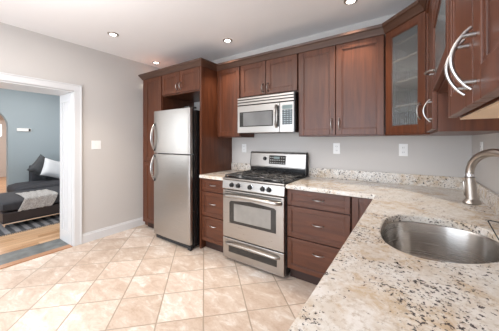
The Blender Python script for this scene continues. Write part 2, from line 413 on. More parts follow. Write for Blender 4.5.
# ---------------------------------------------------------------- living room and hall beyond the opening
BX = -3.55
struct('floor_living', B().box(BX - 5.6, -.02, YR, 2.6, -.12, -.003), 'planks')
struct('ceiling_living', B().box(-9.1, 0, YR - .15, 2.6, 2.62, 2.72).box(-.45, 0, YR - .15, 2.6, 2.558, 2.62), 'ceil')
arch = [(YR, 0), (-2.42, 0), (-2.42, 1.62)] + [(-1.91 - .51 * math.cos(a), 1.62 + .46 * math.sin(a)) for a in [PI * i / 20 for i in range(1, 20)]] + [(-1.40, 1.62), (-1.40, 0), (2.6, 0), (2.6, 2.62), (YR, 2.62)]
struct('wall_living', B().prism(arch, BX - .16, BX, plane='YZ'), 'blue')
struct('wall_living_side', B().box(BX, -.45, 2.5, 2.6, 0, 2.62), 'blue')
struct('wall_living_rear', B().box(BX, -.43, YR - .15, YR, 0, .8).box(BX, -.43, YR - .15, YR, 2.2, 2.62).box(BX, -3.1, YR - .15, YR, .8, 2.2).box(-.9, -.43, YR - .15, YR, .8, 2.2), 'blue')
wl = struct('added_window_2', B().box(-3.1, -.9, YR - .1, YR - .05, .8, .85).box(-3.1, -.9, YR - .1, YR - .05, 2.15, 2.2).box(-3.1, -3.05, YR - .1, YR - .05, .85, 2.15).box(-.95, -.9, YR - .1, YR - .05, .85, 2.15).box(-2.03, -1.97, YR - .1, YR - .05, .85, 2.15), 'white')  # unseen window added to carry the living-room fill
mk('window_pane', B().box(-3.05, -.95, YR - .08, YR - .074, .85, 2.15), 'pane', wl)
struct('baseboard_living', B().box(BX, BX + .015, -1.40, 2.5, -.003, .12), 'white')
struct('wall_hall', B().box(-9.05, -8.9, -3.2, 1.0, 0, 2.62).box(-8.9, BX - .16, -3.3, -3.2, 0, 2.62).box(-8.9, BX - .16, .9, 1.0, 0, 2.62), 'pink')
fd = B().box(-8.89, -8.85, -1.75, -.35, 0, 2.08, 0.004)
for za, zb in ((.2, .75), (.85, 1.40)):
    for ya, yb in ((-1.62, -1.1), (-1.0, -.48)): fd.box(-8.85, -8.842, ya, yb, za, zb, 0.003)
d1 = struct('door_1', fd, 'white')
mk('door_window', B().box(-8.85, -8.838, -.98, -.62, 1.50, 1.92), 'doorlight', d1)
for z in (.88, 1.10): mk('door_knob', B().lathe([(.012, 0), (.012, .03), (.034, .04), (.04, .06), (.03, .085), (.004, .09)], (-8.842, -1.27, z), axis='X'), 'blackmat', d1, True)
t = thing('wall_thermostat', 'small white rectangular wall unit mounted on the blue-grey wall', 'thermostat', (BX, -1.15, 1.58))
mk('housing', B().box(BX + .0005, BX + .025, -1.27, -1.035, 1.535, 1.60, 0.006), 'plastic', t)
mk('screen', B().box(BX + .025, BX + .027, -1.08, -1.045, 1.54, 1.595), 'blackmat', t)

# ---------------------------------------------------------------- cabinets
def frame_at(x, y, z, ang): return Matrix.Translation((x, y, z)) @ Matrix.Rotation(ang, 4, 'Z')
def bow_handle(m, cx, cz, L, horizontal, depth=0.03, r=0.0048, parent=None, name='handle', mat='handle', y0=0.0, flat=1.0):
    """bow pull in the door's local frame, front is -y"""
    b = B(m); pts = []; n = 16
    for i in range(n + 1):
        a = i / n; s_ = (a - .5) * L; d = -.006 - depth * math.sin(PI * a) ** 0.8
        pts.append((cx + s_, y0 + d, cz) if horizontal else (cx, y0 + d, cz + s_))
    rr = [r * (0.75 + 0.35 * math.sin(PI * i / n)) for i in range(n + 1)]
    b.tube(pts, rr, 10)
    for k in (-.38, .38):
        dd = .006 + depth * math.sin(PI * (.5 + k)) ** 0.8
        c = (cx + k * L, y0 - dd / 2 - .0002, cz) if horizontal else (cx, y0 - dd / 2 - .0002, cz + k * L)
        b.cyl(c, r * 1.05, dd, 'Y', 12)
    return mk(name, b, mat, parent, True)
def shaker(root, m, w, h, part='door', handle=None, hl=0.115, st=0.056, mat='wood_v', label=None, glass=False, hz=False, th=0.02, hd=0.028, hr=0.0048):
    """recessed-panel door or drawer front; local x 0..w, z 0..h, front face y=0, back y=th"""
    b = B(m); g = 0.0015
    b.box(g, st, 0, th, g, h - g, 0.0022); b.box(w - st, w - g, 0, th, g, h - g, 0.0022)
    b.box(st, w - st, 0, th, g, st, 0.0022); b.box(st, w - st, 0, th, h - st, h - g, 0.0022)
    bd = 0.009
    if w - 2 * st > 3 * bd and h - 2 * st > 3 * bd:   # inner bead
        b.box(st - .001, st + bd, .0045, th, st, h - st, 0.002); b.box(w - st - bd, w - st + .001, .0045, th, st, h - st, 0.002)
        b.box(st + bd, w - st - bd, .0045, th, st - .001, st + bd, 0.002); b.box(st + bd, w - st - bd, .0045, th, h - st - bd, h - st + .001, 0.002)
    if not glass: b.box(st - .002, w - st + .002, .0085, th - .002, st - .002, h - st + .002)
    o = mk(part, b, mat, root)
    if label: o['label'] = label
    if handle: bow_handle(m, handle[0], handle[1], hl, hz, hd, hr, o)
    if glass:
        gb = B(m); n = max(8, int((w - 2 * st) / .020)); x0 = st - .004; x1 = w - st + .004; pr = []
        for i in range(n * 4 + 1):
            pr.append((x0 + (x1 - x0) * i / (n * 4), .010 - .0045 * abs(math.sin(PI * i / 4))))
        gb.prism(pr + [(x1, .0125), (x0, .0125)], st - .004, h - st + .004)
        gp = mk('glass_pane', gb, 'reed', o); gp['label'] = 'reeded glass pane'
    return o
def carcass(root, m, w, d, h, hollow=False, mat='wood_v', shelves=(), th=0.018):
    """box behind the doors; local y from .0205 to d"""
    b = B(m); f = .0205
    if not hollow: b.box(0, w, f, d, 0, h, 0.001)
    else:
        b.box(0, th, f, d, 0, h); b.box(w - th, w, f, d, 0, h); b.box(th, w - th, f, d, 0, th); b.box(th, w - th, f, d, h - th, h); b.box(th, w - th, d - .006, d, th, h - th)
    return mk('body', b, mat, root)

UZ0, UZ1 = 1.372, 2.262
# -- pantry and refrigerator surround (one tall assembly: pantry, over-fridge cabinet, end panel)
t = thing('pantry_cabinet', 'tall dark cherry pantry cabinet between the wall and the refrigerator', 'cabinet', (.142, -.61, 0))
m = frame_at(.142, -.61, 0, 0)
b = B(m); b.box(0, .452, .0205, .608, .1, UZ1, 0.001); b.box(.452, .456, .0205, .608, .1, UZ1)
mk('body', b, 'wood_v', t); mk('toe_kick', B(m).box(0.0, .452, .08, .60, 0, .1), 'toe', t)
b = B(m)
b.box(.0, .046, 0, .0204, .105, UZ1 - .002, 0.001)
b.box(-.141, -.001, .11, .608, 0, 2.245)  # hidden box added to block ceiling light spilling down the gap
mk('filler_light_block', b, 'wood_v', t)
shaker(t, frame_at(.19, -.61, 1.02, 0), .400, 1.225, handle=(.355, .12))
shaker(t, frame_at(.19, -.61, .11, 0), .400, .905, handle=(.355, .78))
t = thing('wall_cabinet', 'small two-door dark cherry cabinet above the refrigerator', 'cabinet', (.60, -.61, 1.95))
m = frame_at(.60, -.61, 1.952, 0)
carcass(t, m, .756, .608, UZ1 - 1.952)
shaker(t, frame_at(.603, -.61, 1.965, 0), .373, .285, handle=(.340, .085), hl=.10)
shaker(t, frame_at(.979, -.61, 1.965, 0), .373, .285, handle=(.033, .085), hl=.10)
t = tag(mk('end_panel', B().box(1.358, 1.384, -.61, -.002, 0, UZ1, 0.0015), 'wood_v', origin=(1.371, -.3, 0)), 'tall dark cherry end panel on the right side of the refrigerator', 'panel')

# -- base cabinet left of the range
def base_drawers(name, label, x0, x1, hs, hx):
    t = thing(name, label, 'cabinet', (x0, -.61, 0)); m = frame_at(x0, -.61, 0, 0); w = x1 - x0
    b = B(m).box(0, w, .0205, .60, .105, .878, 0.001); mk('body', b, 'wood_v', t)
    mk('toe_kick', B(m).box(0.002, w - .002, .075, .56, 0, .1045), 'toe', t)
    for (za, zb), hz_ in zip(((.72, .872), (.422, .712), (.118, .414)), hs):
        shaker(t, frame_at(x0 + .004, -.61, za, 0), w - .008, zb - za, 'drawer', (hx, hz_ - za), .11, .042, 'wood_h', hz=True, hd=.022, hr=.0042)
    return t
base_drawers('base_cabinet', 'narrow three-drawer cherry base cabinet left of the range', 1.388, 1.762, (.80, .577, .316), .185)
base_drawers('base_cabinet', 'wide three-drawer cherry base cabinet right of the range', 2.532, 3.106, (.80, .577, .316), .300)
t = thing('corner_base_cabinet', 'cherry corner base cabinet with a narrow door under the inside corner of the worktop', 'cabinet', (3.110, -.61, 0))
b = B().box(3.110, 3.915, -.5895, -.012, .105, .878, 0.001); mk('body', b, 'wood_v', t)
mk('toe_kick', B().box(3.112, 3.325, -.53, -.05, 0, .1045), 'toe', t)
shaker(t, frame_at(3.114, -.61, .118, 0), .205, .754, st=.05)
# right-hand run under the worktop
def base_right(label, y0, y1, handles):
    t = thing('base_cabinet', label, 'cabinet', (3.325, y0, 0)); L = y0 - y1
    b = B(); b.box(3.346, 3.364, y1, y0, .105, .70).box(3.364, 3.91, y0 - .018, y0, .105, .66).box(3.364, 3.91, y1, y1 + .018, .105, .66).box(3.364, 3.91, y1 + .018, y0 - .018, .105, .123).box(3.346, 3.364, y1, y0, .70, .85)
    mk('body', b, 'wood_v', t); mk('toe_kick', B().box(3.40, 3.42, y1 + .002, y0 - .002, 0, .1045), 'toe', t)
    m0 = lambda yy, z: frame_at(3.325, yy, z, -PI / 2)
    w = L / 2 - .006
    shaker(t, m0(y0 - .004, .118), w, .75, handle=(w - .03, .62))
    shaker(t, m0(y0 - .008 - w, .118), w, .75, handle=(.03, .62))
base_right('two-door cherry base cabinet under the sink', -.95, -1.80, 0)
base_right('two-door cherry base cabinet under the near end of the worktop', -1.806, -2.60, 0)

# -- wall cabinets on the back wall
def wall_cab(label, x0, x1, z0, doors, hl=.115):
    t = thing('wall_cabinet', label, 'cabinet', (x0, -.33, z0))
    carcass(t, frame_at(x0, -.33, z0, 0), x1 - x0, .328, UZ1 - z0)
    for a, c, h in doors: shaker(t, frame_at(a, -.33, z0 + .012, 0), c - a, UZ1 - z0 - .024, handle=h, hl=hl)
    return t
wall_cab('single-door cherry wall cabinet between the tall end panel and the microwave', 1.388, 1.766, UZ0, [(1.392, 1.760, None)])
wall_cab('short two-door cherry wall cabinet directly above the microwave', 1.770, 2.526, 1.850, [(1.776, 2.133, (.325, .075)), (2.137, 2.520, (.033, .075))], .10)
wall_cab('wide two-door cherry wall cabinet right of the microwave', 2.530, 3.325, UZ0, [(2.535, 2.912, (.342, .105)), (2.916, 3.321, (.033, .105))])
# -- diagonal corner cabinet with a reeded glass door
P0, P1 = Vector((3.329, -.33)), Vector((3.602, -.606)); ang = math.atan2(P1.y - P0.y, P1.x - P0.x); dl = (P1 - P0).length
t = thing('corner_wall_cabinet', 'diagonal corner wall cabinet with a tall reeded glass door', 'cabinet', (3.329, -.33, UZ0))
poly = [(3.330, -.3095), (3.330, -.003), (3.932, -.003), (3.932, -.606), (3.623, -.606)]
b = B()
b.prism(poly, UZ0, UZ0 + .02).prism(poly, UZ1 - .02, UZ1)
b.box(3.330, 3.348, -.30, -.003, UZ0 + .02, UZ1 - .02).box(3.348, 3.932, -.012, -.003, UZ0 + .02, UZ1 - .02).box(3.923, 3.932, -.606, -.012, UZ0 + .02, UZ1 - .02).box(3.640, 3.923, -.606, -.588, UZ0 + .02, UZ1 - .02)
dm = frame_at(P0.x, P0.y, UZ0, ang)
b.m = dm; b.box(.002, .035, .0205, .035, .02, UZ1 - UZ0 - .02).box(dl - .035, dl - .002, .0205, .035, .02, UZ1 - UZ0 - .02)
mk('body', b, 'wood_v', t)
for z in (1.60, 1.80, 1.98, 2.12):
    q = mk('shelf', B().prism([(3.36, -.325), (3.36, -.02), (3.915, -.02), (3.915, -.58), (3.625, -.58)], z, z + .016), 'wood_in', t)
shaker(t, dm @ Matrix.Translation((.004, 0, .010)), dl - .008, UZ1 - UZ0 - .02, handle=(dl - .045, .16), glass=True, st=.060, hl=.12)
# -- right wall cabinets
def right_cab(label, y0, y1, z0, hollow=False):
    t = thing('wall_cabinet', label, 'cabinet', (3.602, y0, z0))
    carcass(t, frame_at(3.602, y0, z0, -PI / 2), y0 - y1, .331, UZ1 - z0, hollow)
    return t
rm = lambda y, z: frame_at(3.602, y, z, -PI / 2)
t = right_cab('tall cherry wall cabinet next to the diagonal glass-door corner cabinet', -.608, -1.200, UZ0)
shaker(t, rm(-.612, UZ0 + .012), .584, UZ1 - UZ0 - .024, handle=(.530, .10))
t = right_cab('short cherry wall cabinet with a dark reeded glass door above the sink', -1.203, -1.782, 1.560, True)
shaker(t, rm(-1.206, 1.57), .573, .345, handle=(.11, .070), glass=True, st=.05, hz=True, hl=.09)
shaker(t, rm(-1.206, 1.92), .573, .33, st=.05)
# near cabinet: recessed bottom behind the door edges and a light under-side
t = thing('wall_cabinet', 'large nearest cherry wall cabinet with two doors and paired bow handles', 'cabinet', (3.602, -1.785, UZ0))
m = frame_at(3.602, -1.785, 1.3915, -PI / 2); wN = .70; hN = UZ1 - 1.3915
b = B(m); b.box(0, wN, .026, .044, .0, hN).box(0, .018, .044, .331, 0, hN).box(wN - .018, wN, .044, .331, 0, hN).box(.018, wN - .018, .325, .331, 0, hN).box(.018, wN - .018, .044, .325, hN - .018, hN)
mk('body', b, 'wood_v', t)
q = mk('bottom_panel', B(m).box(.0005, wN - .0005, .027, .330, -.004, -.0003), plain('lit_maple_underside', (0.62, 0.44, 0.29), 0.5, var=0.1), t); q['label'] = 'light maple underside panel'  # pale maple; colour also brightens the frame bottom as if lit from the worktop
shaker(t, m @ Matrix.Translation((.002, 0, 0)), .330, hN - .012, handle=(.330 - .028, .074), hl=.104, hd=.026, hr=.0036)
shaker(t, m @ Matrix.Translation((.336, 0, 0)), .362, hN - .012, handle=(.028, .074), hl=.104, hd=.026, hr=.0036)

# -- crown moulding
def offset_path(path, d):
    out = []; n = len(path)
    for i, p in enumerate(path):
        ns = []
        for a, c in (((i - 1), i), (i, i + 1)):
            if 0 <= a and c < n:
                v = Vector(path[c]) - Vector(path[a]); v.normalize(); ns.append(Vector((v.y, -v.x)))
        if len(ns) == 1: q = ns[0] * d
        else:
            s_ = (ns[0] + ns[1]).normalized(); q = s_ * (d / max(0.3, s_.dot(ns[0])))
        out.append(Vector(p) + q)
    return out
path = [(.142, -.004), (.142, -.61), (1.384, -.61), (1.384, -.33), (3.329, -.33), (3.602, -.606), (3.602, -2.487), (3.930, -2.487)]
prof = [(.0015, 2.2635), (.0015, 2.247), (.010, 2.250), (.016, 2.262), (.036, 2.296), (.046, 2.304), (.050, 2.326), (-.020, 2.326), (-.020, 2.2635)]
bm = bmesh.new(); rows = []
offs = [offset_path(path, d) for d, z in prof]
for i in range(len(path)): rows.append([bm.verts.new((offs[k][i].x, offs[k][i].y, prof[k][1])) for k in range(len(prof))])
for A, C in zip(rows, rows[1:]):
    for k in range(len(prof)): bm.faces.new((A[k], A[(k + 1) % len(prof)], C[(k + 1) % len(prof)], C[k]))
bm.faces.new(rows[0]); bm.faces.new(rows[-1][::-1]); bmesh.ops.recalc_face_normals(bm, faces=bm.faces[:])
cb_ = B(); cb_.bm = bm
tag(mk('crown_moulding', cb_, 'crown', origin=(1.384, -.33, 2.26)), 'dark wooden crown moulding running along the tops of all the cabinets', 'moulding')

# ---------------------------------------------------------------- granite worktops
SC, SA, SB_ = (3.622, -1.372), .226, .288
def superell(a, b_, n=72, e=2.8):
    pts = []
    for i in range(n):
        th = 2 * PI * i / n; c, s_ = math.cos(th), math.sin(th)
        x = SC[0] + a * math.copysign(abs(c) ** (2 / e), c); y = b_ * math.copysign(abs(s_) ** (2 / e), s_)
        if y < 0 and x > 3.5 and a > .1: y *= 1 - 5.6 * min(x - 3.5, .37) ** 2      # the wall side of the bowl is D-shaped
        pts.append((x, SC[1] + y))
    return pts
CT0, CT1 = .8785, .914
ct = B().prism([(2.536, -.002), (2.536, -.648), (3.289, -.648), (3.289, -2.62), (3.932, -2.62), (3.932, -.002)], CT0, CT1, holes=[superell(SA, SB_)], bev=0.004)
tag(mk('worktop', ct, 'granite', origin=(3.3, -.6, .88)), 'L-shaped speckled cream granite worktop around the sink', 'worktop')
tag(mk('worktop', B().prism([(1.388, -.002), (1.388, -.648), (1.763, -.648), (1.763, -.002)], CT0, CT1, bev=0.004), 'granite', origin=(1.57, -.3, .88)), 'short speckled granite worktop between the end panel and the range', 'worktop')
tag(mk('backsplash', B().box(2.536, 3.911, -.0215, -.002, .9145, 1.016, 0.002).box(3.912, 3.932, -2.62, -.002, .9145, 1.016, 0.002), 'granite_splash', origin=(3.0, 0, .95)), 'low granite backsplash along the back and right walls behind the long worktop', 'backsplash')
tag(mk('backsplash', B().box(1.388, 1.763, -.0215, -.002, .9145, 1.016, 0.002), 'granite_splash', origin=(1.57, 0, .95)), 'short low granite backsplash left of the range', 'backsplash')

# ---------------------------------------------------------------- sink
t = thing('kitchen_sink', 'oval-cornered undermount stainless steel sink set in the granite worktop', 'sink', (SC[0], SC[1], .67))
bm = bmesh.new(); rings = []
sp = [(SA + .02, SB_ + .02, .8775, 2.8), (SA + .003, SB_ + .003, .8775, 2.8), (SA - .001, SB_ - .001, .868, 2.8), (SA - .004, SB_ - .004, .71, 2.8), (SA - .007, SB_ - .007, .695, 2.8), (SA - .015, SB_ - .015, .684, 2.4), (SA - .03, SB_ - .03, .678, 2.3), (.045, .045, .672, 2.0)]
for a, b_, z, e in sp: rings.append([bm.verts.new((x, y, z)) for x, y in superell(a, b_, 72, e)])
for A, C in zip(rings, rings[1:]):
    for k in range(72): bm.faces.new((A[k], A[(k + 1) % 72], C[(k + 1) % 72], C[k]))
bmesh.ops.recalc_face_normals(bm, faces=bm.faces[:])
for f in bm.faces:
    if f.calc_center_median().z < .71 and f.normal.z < 0: bmesh.ops.reverse_faces(bm, faces=bm.faces[:]); break
bb_ = B(); bb_.bm = bm; so = mk('basin', bb_, 'steel_sink', t, True, 60)
md = so.modifiers.new('thick', 'SOLIDIFY'); md.thickness = .0012; md.offset = -1
mk('drain', B().lathe([(.052, .0), (.052, .003), (.040, .0035), (.034, -.004), (.010, -.006)], (SC[0], SC[1], .6725)), 'chrome', t, True)

# ---------------------------------------------------------------- faucet (base stands behind the sink)
FX, FY = 3.872, -1.372
t = thing('kitchen_faucet', 'brushed nickel gooseneck faucet with a hanging pull-down spray head', 'faucet', (FX, FY, .914))
b = B().lathe([(.027, .0005), (.027, .008), (.020, .014), (.019, .09), (.017, .10), (.0155, .13)], (FX, FY, .914)); mk('faucet_base', b, 'nickel', t, True)
HX, HY = 3.742, -1.178
d = Vector((HX - FX, HY - FY, 0)); Rr = d.length / 2; dn = d.normalized(); zc_ = 1.172
pts = [(FX, FY, 1.03), (FX, FY, 1.10), (FX, FY, zc_)]
for i in range(1, 19):
    a = PI * i / 19; pts.append((FX + dn.x * Rr * (1 - math.cos(a)), FY + dn.y * Rr * (1 - math.cos(a)), zc_ + .105 * math.sin(a)))
pts += [(HX, HY, zc_ + .002), (HX, HY, 1.168)]
mk('spout', B().tube(pts, .0165, 20), 'nickel', t, True)
mk('ring', B().lathe([(.0155, 0), (.0175, .002), (.0175, .016), (.0155, .018)], (HX, HY, 1.158)), 'chrome', t, True)
hm = Matrix.Translation((HX, HY, 1.158)) @ Matrix.Rotation(R(3), 4, 'X') @ Matrix.Rotation(R(-4), 4, 'Y')
b = B(hm).lathe([(.0155, 0), (.0195, -.004), (.0205, -.03), (.0215, -.085), (.023, -.104), (.032, -.114), (.035, -.120), (.034, -.126), (.020, -.124)])
mk('spray_head', b, 'nickel', t, True)
mk('spray_button', B(hm).box(-.0265, -.0195, -.008, .008, -.09, -.02, .003), 'nickel', t, True)
# loop lever
P_ = [Vector((FX - .012, FY + .02, .985)), Vector((3.835, -1.325, .992)), Vector((3.800, -1.287, .990)), Vector((3.790, -1.281, .989)), Vector((3.783, -1.288, .988)), Vector((3.785, -1.300, .980)), Vector((3.800, -1.360, .936)), Vector((FX - .014, FY - .012, .932))]
mk('lever', B().tube(P_, .0022, 8), 'blackmat', t, True)['label'] = 'thin dark looped lever'

# ---------------------------------------------------------------- range
X0, X1 = 1.769, 2.528; XC = (X0 + X1) / 2; F = -.655
t = thing('gas_range', 'stainless steel freestanding gas range with five knobs and black grates', 'range', (XC, -.35, 0))
mk('body', B().box(X0 + .002, X1 - .002, -.610, -.03, .035, .895, .002), plain('range_side_grey', (0.10, 0.10, 0.10), .4, metal=.5), t)
for x in (X0 + .05, X1 - .05):
    for y in (-.57, -.08): mk('foot', B().cyl((x, y, .0178), .018, .0344), 'blackmat', t)
# control panel, slightly sloped
mk('control_panel', B().prism([(-.611, .797), (-.658, .797), (-.660, .805), (-.650, .892), (-.640, .902), (-.611, .902)], X0, X1, plane='YZ', bev=.002), 'steel', t)
for kx in (1.868, 1.962, 2.108, 2.262, 2.352):
    kx2 = {1.868: 1.905, 1.962: 1.993, 2.108: 2.143, 2.262: 2.296, 2.352: 2.368}[kx]
    k = mk('knob', B().lathe([(.0265, 0), (.0265, .004), (.0215, .006), (.0205, .026), (.017, .032), (.004, .033)], (kx2, -.6565, .848), axis='Y'), 'blackmat', t, True)
    mk('knob_bezel', B().lathe([(.0285, 0), (.0290, .003), (.026, .0035)], (kx2, -.6555, .848), axis='Y'), 'chrome', k, True)
    mk('knob_grip', B().box(kx2 - .004, kx2 + .004, -.697, -.687, .832, .864, .002), 'blackmat', k)
def warp_bow(name, z, x0, x1, parent, r, sag, out, mat='steel'):
    pts = [];
    for i in range(25):
        a = i / 24; sx = x0 + (x1 - x0) * a; c = 4 * a * (1 - a)
        e = min(1, min(a, 1 - a) / .06)
        pts.append((sx, F - .004 - out * (e ** .6) - .010 * c, z + sag * c))
    return mk(name, B().tube(pts, r, 14, flat=1.5), mat, parent, True)
od = B().box(X0 + .004, X1 - .004, F, -.612, .268, .786, .005)
dr = mk('oven_door', od, 'steel', t)
mk('oven_window_frame', B().prism([(1.868, .432), (2.440, .432), (2.440, .655), (2.42, .672), (XC, .692), (1.888, .672), (1.868, .655)], F - .003, F - .0005, plane='XZ'), 'glass_dark', dr)
wm, tt, pp = newmat('oven_window_glass')
nn = noise(tt, coord(tt), 5, 3); tt.links.new(ramp(tt, nn, [(.3, (.20, .19, .175)), (.7, (.29, .28, .26))]), pp.inputs['Base Color']); pp.inputs['Roughness'].default_value = .10; pp.inputs['Coat Weight'].default_value = 1
mk('oven_window', B().box(1.930, 2.385, F - .0045, F - .003, .462, .648, .0006), wm, dr)
warp_bow('handle', .728, X0 + .03, X1 - .03, dr, .0115, .012, .040)
mk('vent_trim', B().box(X0 + .03, X1 - .03, F - .0015, F + .001, .764, .772), 'blackmat', dr)
wd = mk('warming_drawer', B().box(X0 + .004, X1 - .004, F, -.612, .036, .258, .005), 'steel', t)
mk('drawer_inset', B().box(1.855, 2.450, F - .002, F + .001, .112, .178, .0008), 'glass_dark', wd)
warp_bow('handle', .205, X0 + .05, X1 - .05, wd, .008, .012, .026)
# cooktop
mk('cooktop', B().box(X0 - .001, X1 + .001, -.640, -.105, .8965, .922, .005), 'black', t, True)
mk('cooktop_rim', B().box(X0 - .001, X1 + .001, -.656, -.6405, .9025, .918, .004), 'steel', t)
burners = [(X0 + .15, -.50, .045), (X0 + .15, -.24, .036), (XC, -.37, .052), (X1 - .15, -.50, .05), (X1 - .15, -.24, .034)]
for bx_, by_, br_ in burners:
    q = mk('burner', B().lathe([(br_ + .016, 0), (br_ + .014, .006), (br_, .010), (br_, .016)], (bx_, by_, .9222)), steel('burner_ring_metal', (.45, .44, .43), .4, (20, 20, 20)), t, True)
    mk('burner_cap', B().lathe([(br_ - .004, 0), (br_, .003), (br_ - .003, .009), (.004, .010)], (bx_, by_, .9383)), 'iron', q, True)
gw = (X1 - X0 - .03) / 3
for gi in range(3):
    a0 = X0 + .015 + gi * gw + .002; a1 = a0 + gw - .004; y0, y1 = -.625, -.118; zt = .951; g = B()
    def bar(xa, ya, xb, yb, w_=.0055, z0=.940, z1=zt):
        dx_, dy_ = xb - xa, yb - ya; L_ = math.hypot(dx_, dy_)
        old = g.m; g.m = Matrix.Translation((xa, ya, 0)) @ Matrix.Rotation(math.atan2(dy_, dx_), 4, 'Z'); g.box(-w_, L_ + w_, -w_, w_, z0, z1, .002, 1); g.m = old
    bar(a0 + .006, y0, a0 + .006, y1); bar(a1 - .006, y0, a1 - .006, y1); bar(a0 + .006, y0, a1 - .006, y0); bar(a0 + .006, y1, a1 - .006, y1)
    xm = (a0 + a1) / 2
    if gi != 1:
        bar(a0, (y0 + y1) / 2, a1, (y0 + y1) / 2)
        for cy_ in (-.50, -.24):
            for k in range(4):
                an = PI / 2 * k; r1, r2 = .026, (.118 if k % 2 == 0 else .125)
                bar(xm + math.cos(an) * r1, cy_ + math.sin(an) * r1, xm + math.cos(an) * r2 * .98, cy_ + math.sin(an) * r2, .0045)
            for k in range(4):
                an = PI / 4 + PI / 2 * k; bar(xm + math.cos(an) * .036, cy_ + math.sin(an) * .036, xm + math.cos(an) * .135, cy_ + math.sin(an) * .135, .004)
    else:
        bar(xm, y0, xm, -.42); bar(xm, -.32, xm, y1)
        for k in range(8):
            an = PI / 4 * k; bar(xm + math.cos(an) * .045, -.37 + math.sin(an) * .045, xm + math.cos(an) * .112, -.37 + math.sin(an) * .112, .0045)
        bar(a0, -.50, a1, -.50); bar(a0, -.24, a1, -.24)
    for xx in (a0 + .006, a1 - .006):
        for yy in (y0, (y0 + y1) / 2, y1): g.box(xx - .006, xx + .006, yy - .006, yy + .006, .9222, .942)
    mk('grate', g, 'iron', t)
# backguard
mk('backguard', B().prism([(-.028, .880), (-.088, .9225), (-.088, .998), (-.100, 1.006), (-.082, 1.168), (-.066, 1.186), (-.028, 1.186)], X0 + .002, X1 - .002, plane='YZ', bev=.004), 'steel', t)
mk('backguard_vent', B().box(X0 + .008, X1 - .008, -.0925, -.0885, .926, .994), 'black', t)
for xx in (X0 - .001, X1 - .003): mk('backguard_end_cap', B().prism([(-.028, .9225), (-.094, .9225), (-.094, 1.0), (-.104, 1.006), (-.086, 1.172), (-.068, 1.190), (-.028, 1.190)], xx, xx + .004, plane='YZ'), 'blackmat', t)
sl = Matrix.Translation((0, -.0925, 1.085)) @ Matrix.Rotation(R(-6.4), 4, 'X')
cp = mk('clock_panel', B(sl).box(2.048, 2.272, -.0035, .0005, -.045, .062, .001), 'glass_dark', t)
mk('clock_display', B(sl).box(2.115, 2.195, -.0045, -.0035, .020, .048), 'display', cp)
kb = B(sl)
for r_ in range(3):
    for c_ in range(7):
        if r_ == 2 and 2 <= c_ <= 4: continue
        xx = 2.062 + c_ * .030; kb.box(xx, xx + .018, -.0043, -.0035, -.034 + r_ * .032, -.022 + r_ * .032)
mk('key_print', kb, plain('grey_key_print', (.30, .30, .29), .5), cp)
mk('timer_knob', B(sl).lathe([(.024, 0), (.023, .008), (.018, .018), (.004, .019)], (1.985, -.001, .018), axis='Y'), 'blackmat', t, True)

# ---------------------------------------------------------------- microwave
X0, X1 = 1.774, 2.520; F = -.388
t = thing('microwave_oven', 'stainless over-the-range microwave hung under the short wall cabinet', 'microwave', (XC, -.2, 1.42))
mk('body', B().box(X0, X1, F + .022, -.004, 1.418, 1.848, .003), 'black', t)
mk('vent_backing', B().box(X0 + .004, X1 - .012, F + .010, F + .0215, 1.744, 1.838, .002), 'black', t)
mk('vent_grille', B().box(X0, X1 - .012, F, F + .0095, 1.816, 1.838, .003).box(X0, X1 - .012, F - .001, F + .0095, 1.785, 1.808, .003).box(X0, X1 - .012, F - .001, F + .0095, 1.752, 1.777, .003), 'steel', t)
dr = mk('door', B().box(X0, 2.342, F, F + .0215, 1.420, 1.742, .004), 'steel', t)
mk('window_frame', B().box(1.808, 2.262, F - .002, F + .001, 1.492, 1.668, .0008), 'glass_dark', dr)
wm2, tt, pp = newmat('microwave_mesh_window')
nn = noise(tt, coord(tt), 4, 2); tt.links.new(ramp(tt, nn, [(.3, (.14, .14, .14)), (.7, (.20, .20, .20))]), pp.inputs['Base Color']); pp.inputs['Roughness'].default_value = .15
mk('window', B().box(1.862, 2.250, F - .0035, F - .002, 1.502, 1.658), wm2, dr)
b = B(); pts = [(2.305, F - .006 - .036 * math.sin(PI * i / 16) ** .6, 1.475 + .24 * i / 16) for i in range(17)]
b.tube(pts, .0115, 12, flat=1.0); mk('handle', b, 'steel', dr, True)
mk('handle_recess', B().box(2.318, 2.338, F - .0015, F + .001, 1.480, 1.710), 'black', dr)
cp = mk('control_panel', B().box(2.345, X1 - .012, F, F + .0215, 1.420, 1.742, .004), 'steel', t)
mk('keypad', B().box(2.375, 2.492, F - .002, F + .001, 1.500, 1.660, .0006), 'keypad', cp)
mk('clock_display', B().box(2.375, 2.492, F - .002, F + .001, 1.665, 1.708, .0006), 'display', cp)
mk('side_strip', B().box(X1 - .0115, X1, F + .003, F + .0215, 1.420, 1.8385), 'black', t)

# ---------------------------------------------------------------- refrigerator
X0, X1 = .612, 1.335; F = -.755
t = thing('refrigerator', 'stainless top-freezer refrigerator standing in the cherry surround', 'refrigerator', (.97, -.4, 0))
mk('body', B().box(X0 + .004, X1 - .004, -.682, -.045, .03, 1.705, .004), 'black', t)
mk('kick_grille', B().box(X0 + .015, X1 - .015, -.715, -.683, .012, .068, .003), 'blackmat', t)
def fdoor(name, z0, z1):
    # gently bowed front
    n = 14; pr = []
    for i in range(n + 1):
        a = i / n; x = X0 + (X1 - X0) * a; e = min(a, 1 - a) * (X1 - X0); rr = .020
        c = 4 * a * (1 - a); y = F + .008 - .008 * c
        pr.append((x, y))
    pr2 = [(X0, F + .052), (X0, F + .022), (X0 + .004, F + .012), (X0 + .014, F + .0085)] + [(x, y + .0) for x, y in pr[1:-1] if X0 + .02 < x < X1 - .02] + [(X1 - .014, F + .0085), (X1 - .004, F + .012), (X1, F + .022), (X1, F + .052)]
    return mk(name, B().prism(pr2, z0, z1, bev=.003), 'steel', t, True, 25)
d_up = fdoor('freezer_door', 1.165, 1.725); d_lo = fdoor('fridge_door', .075, 1.152)
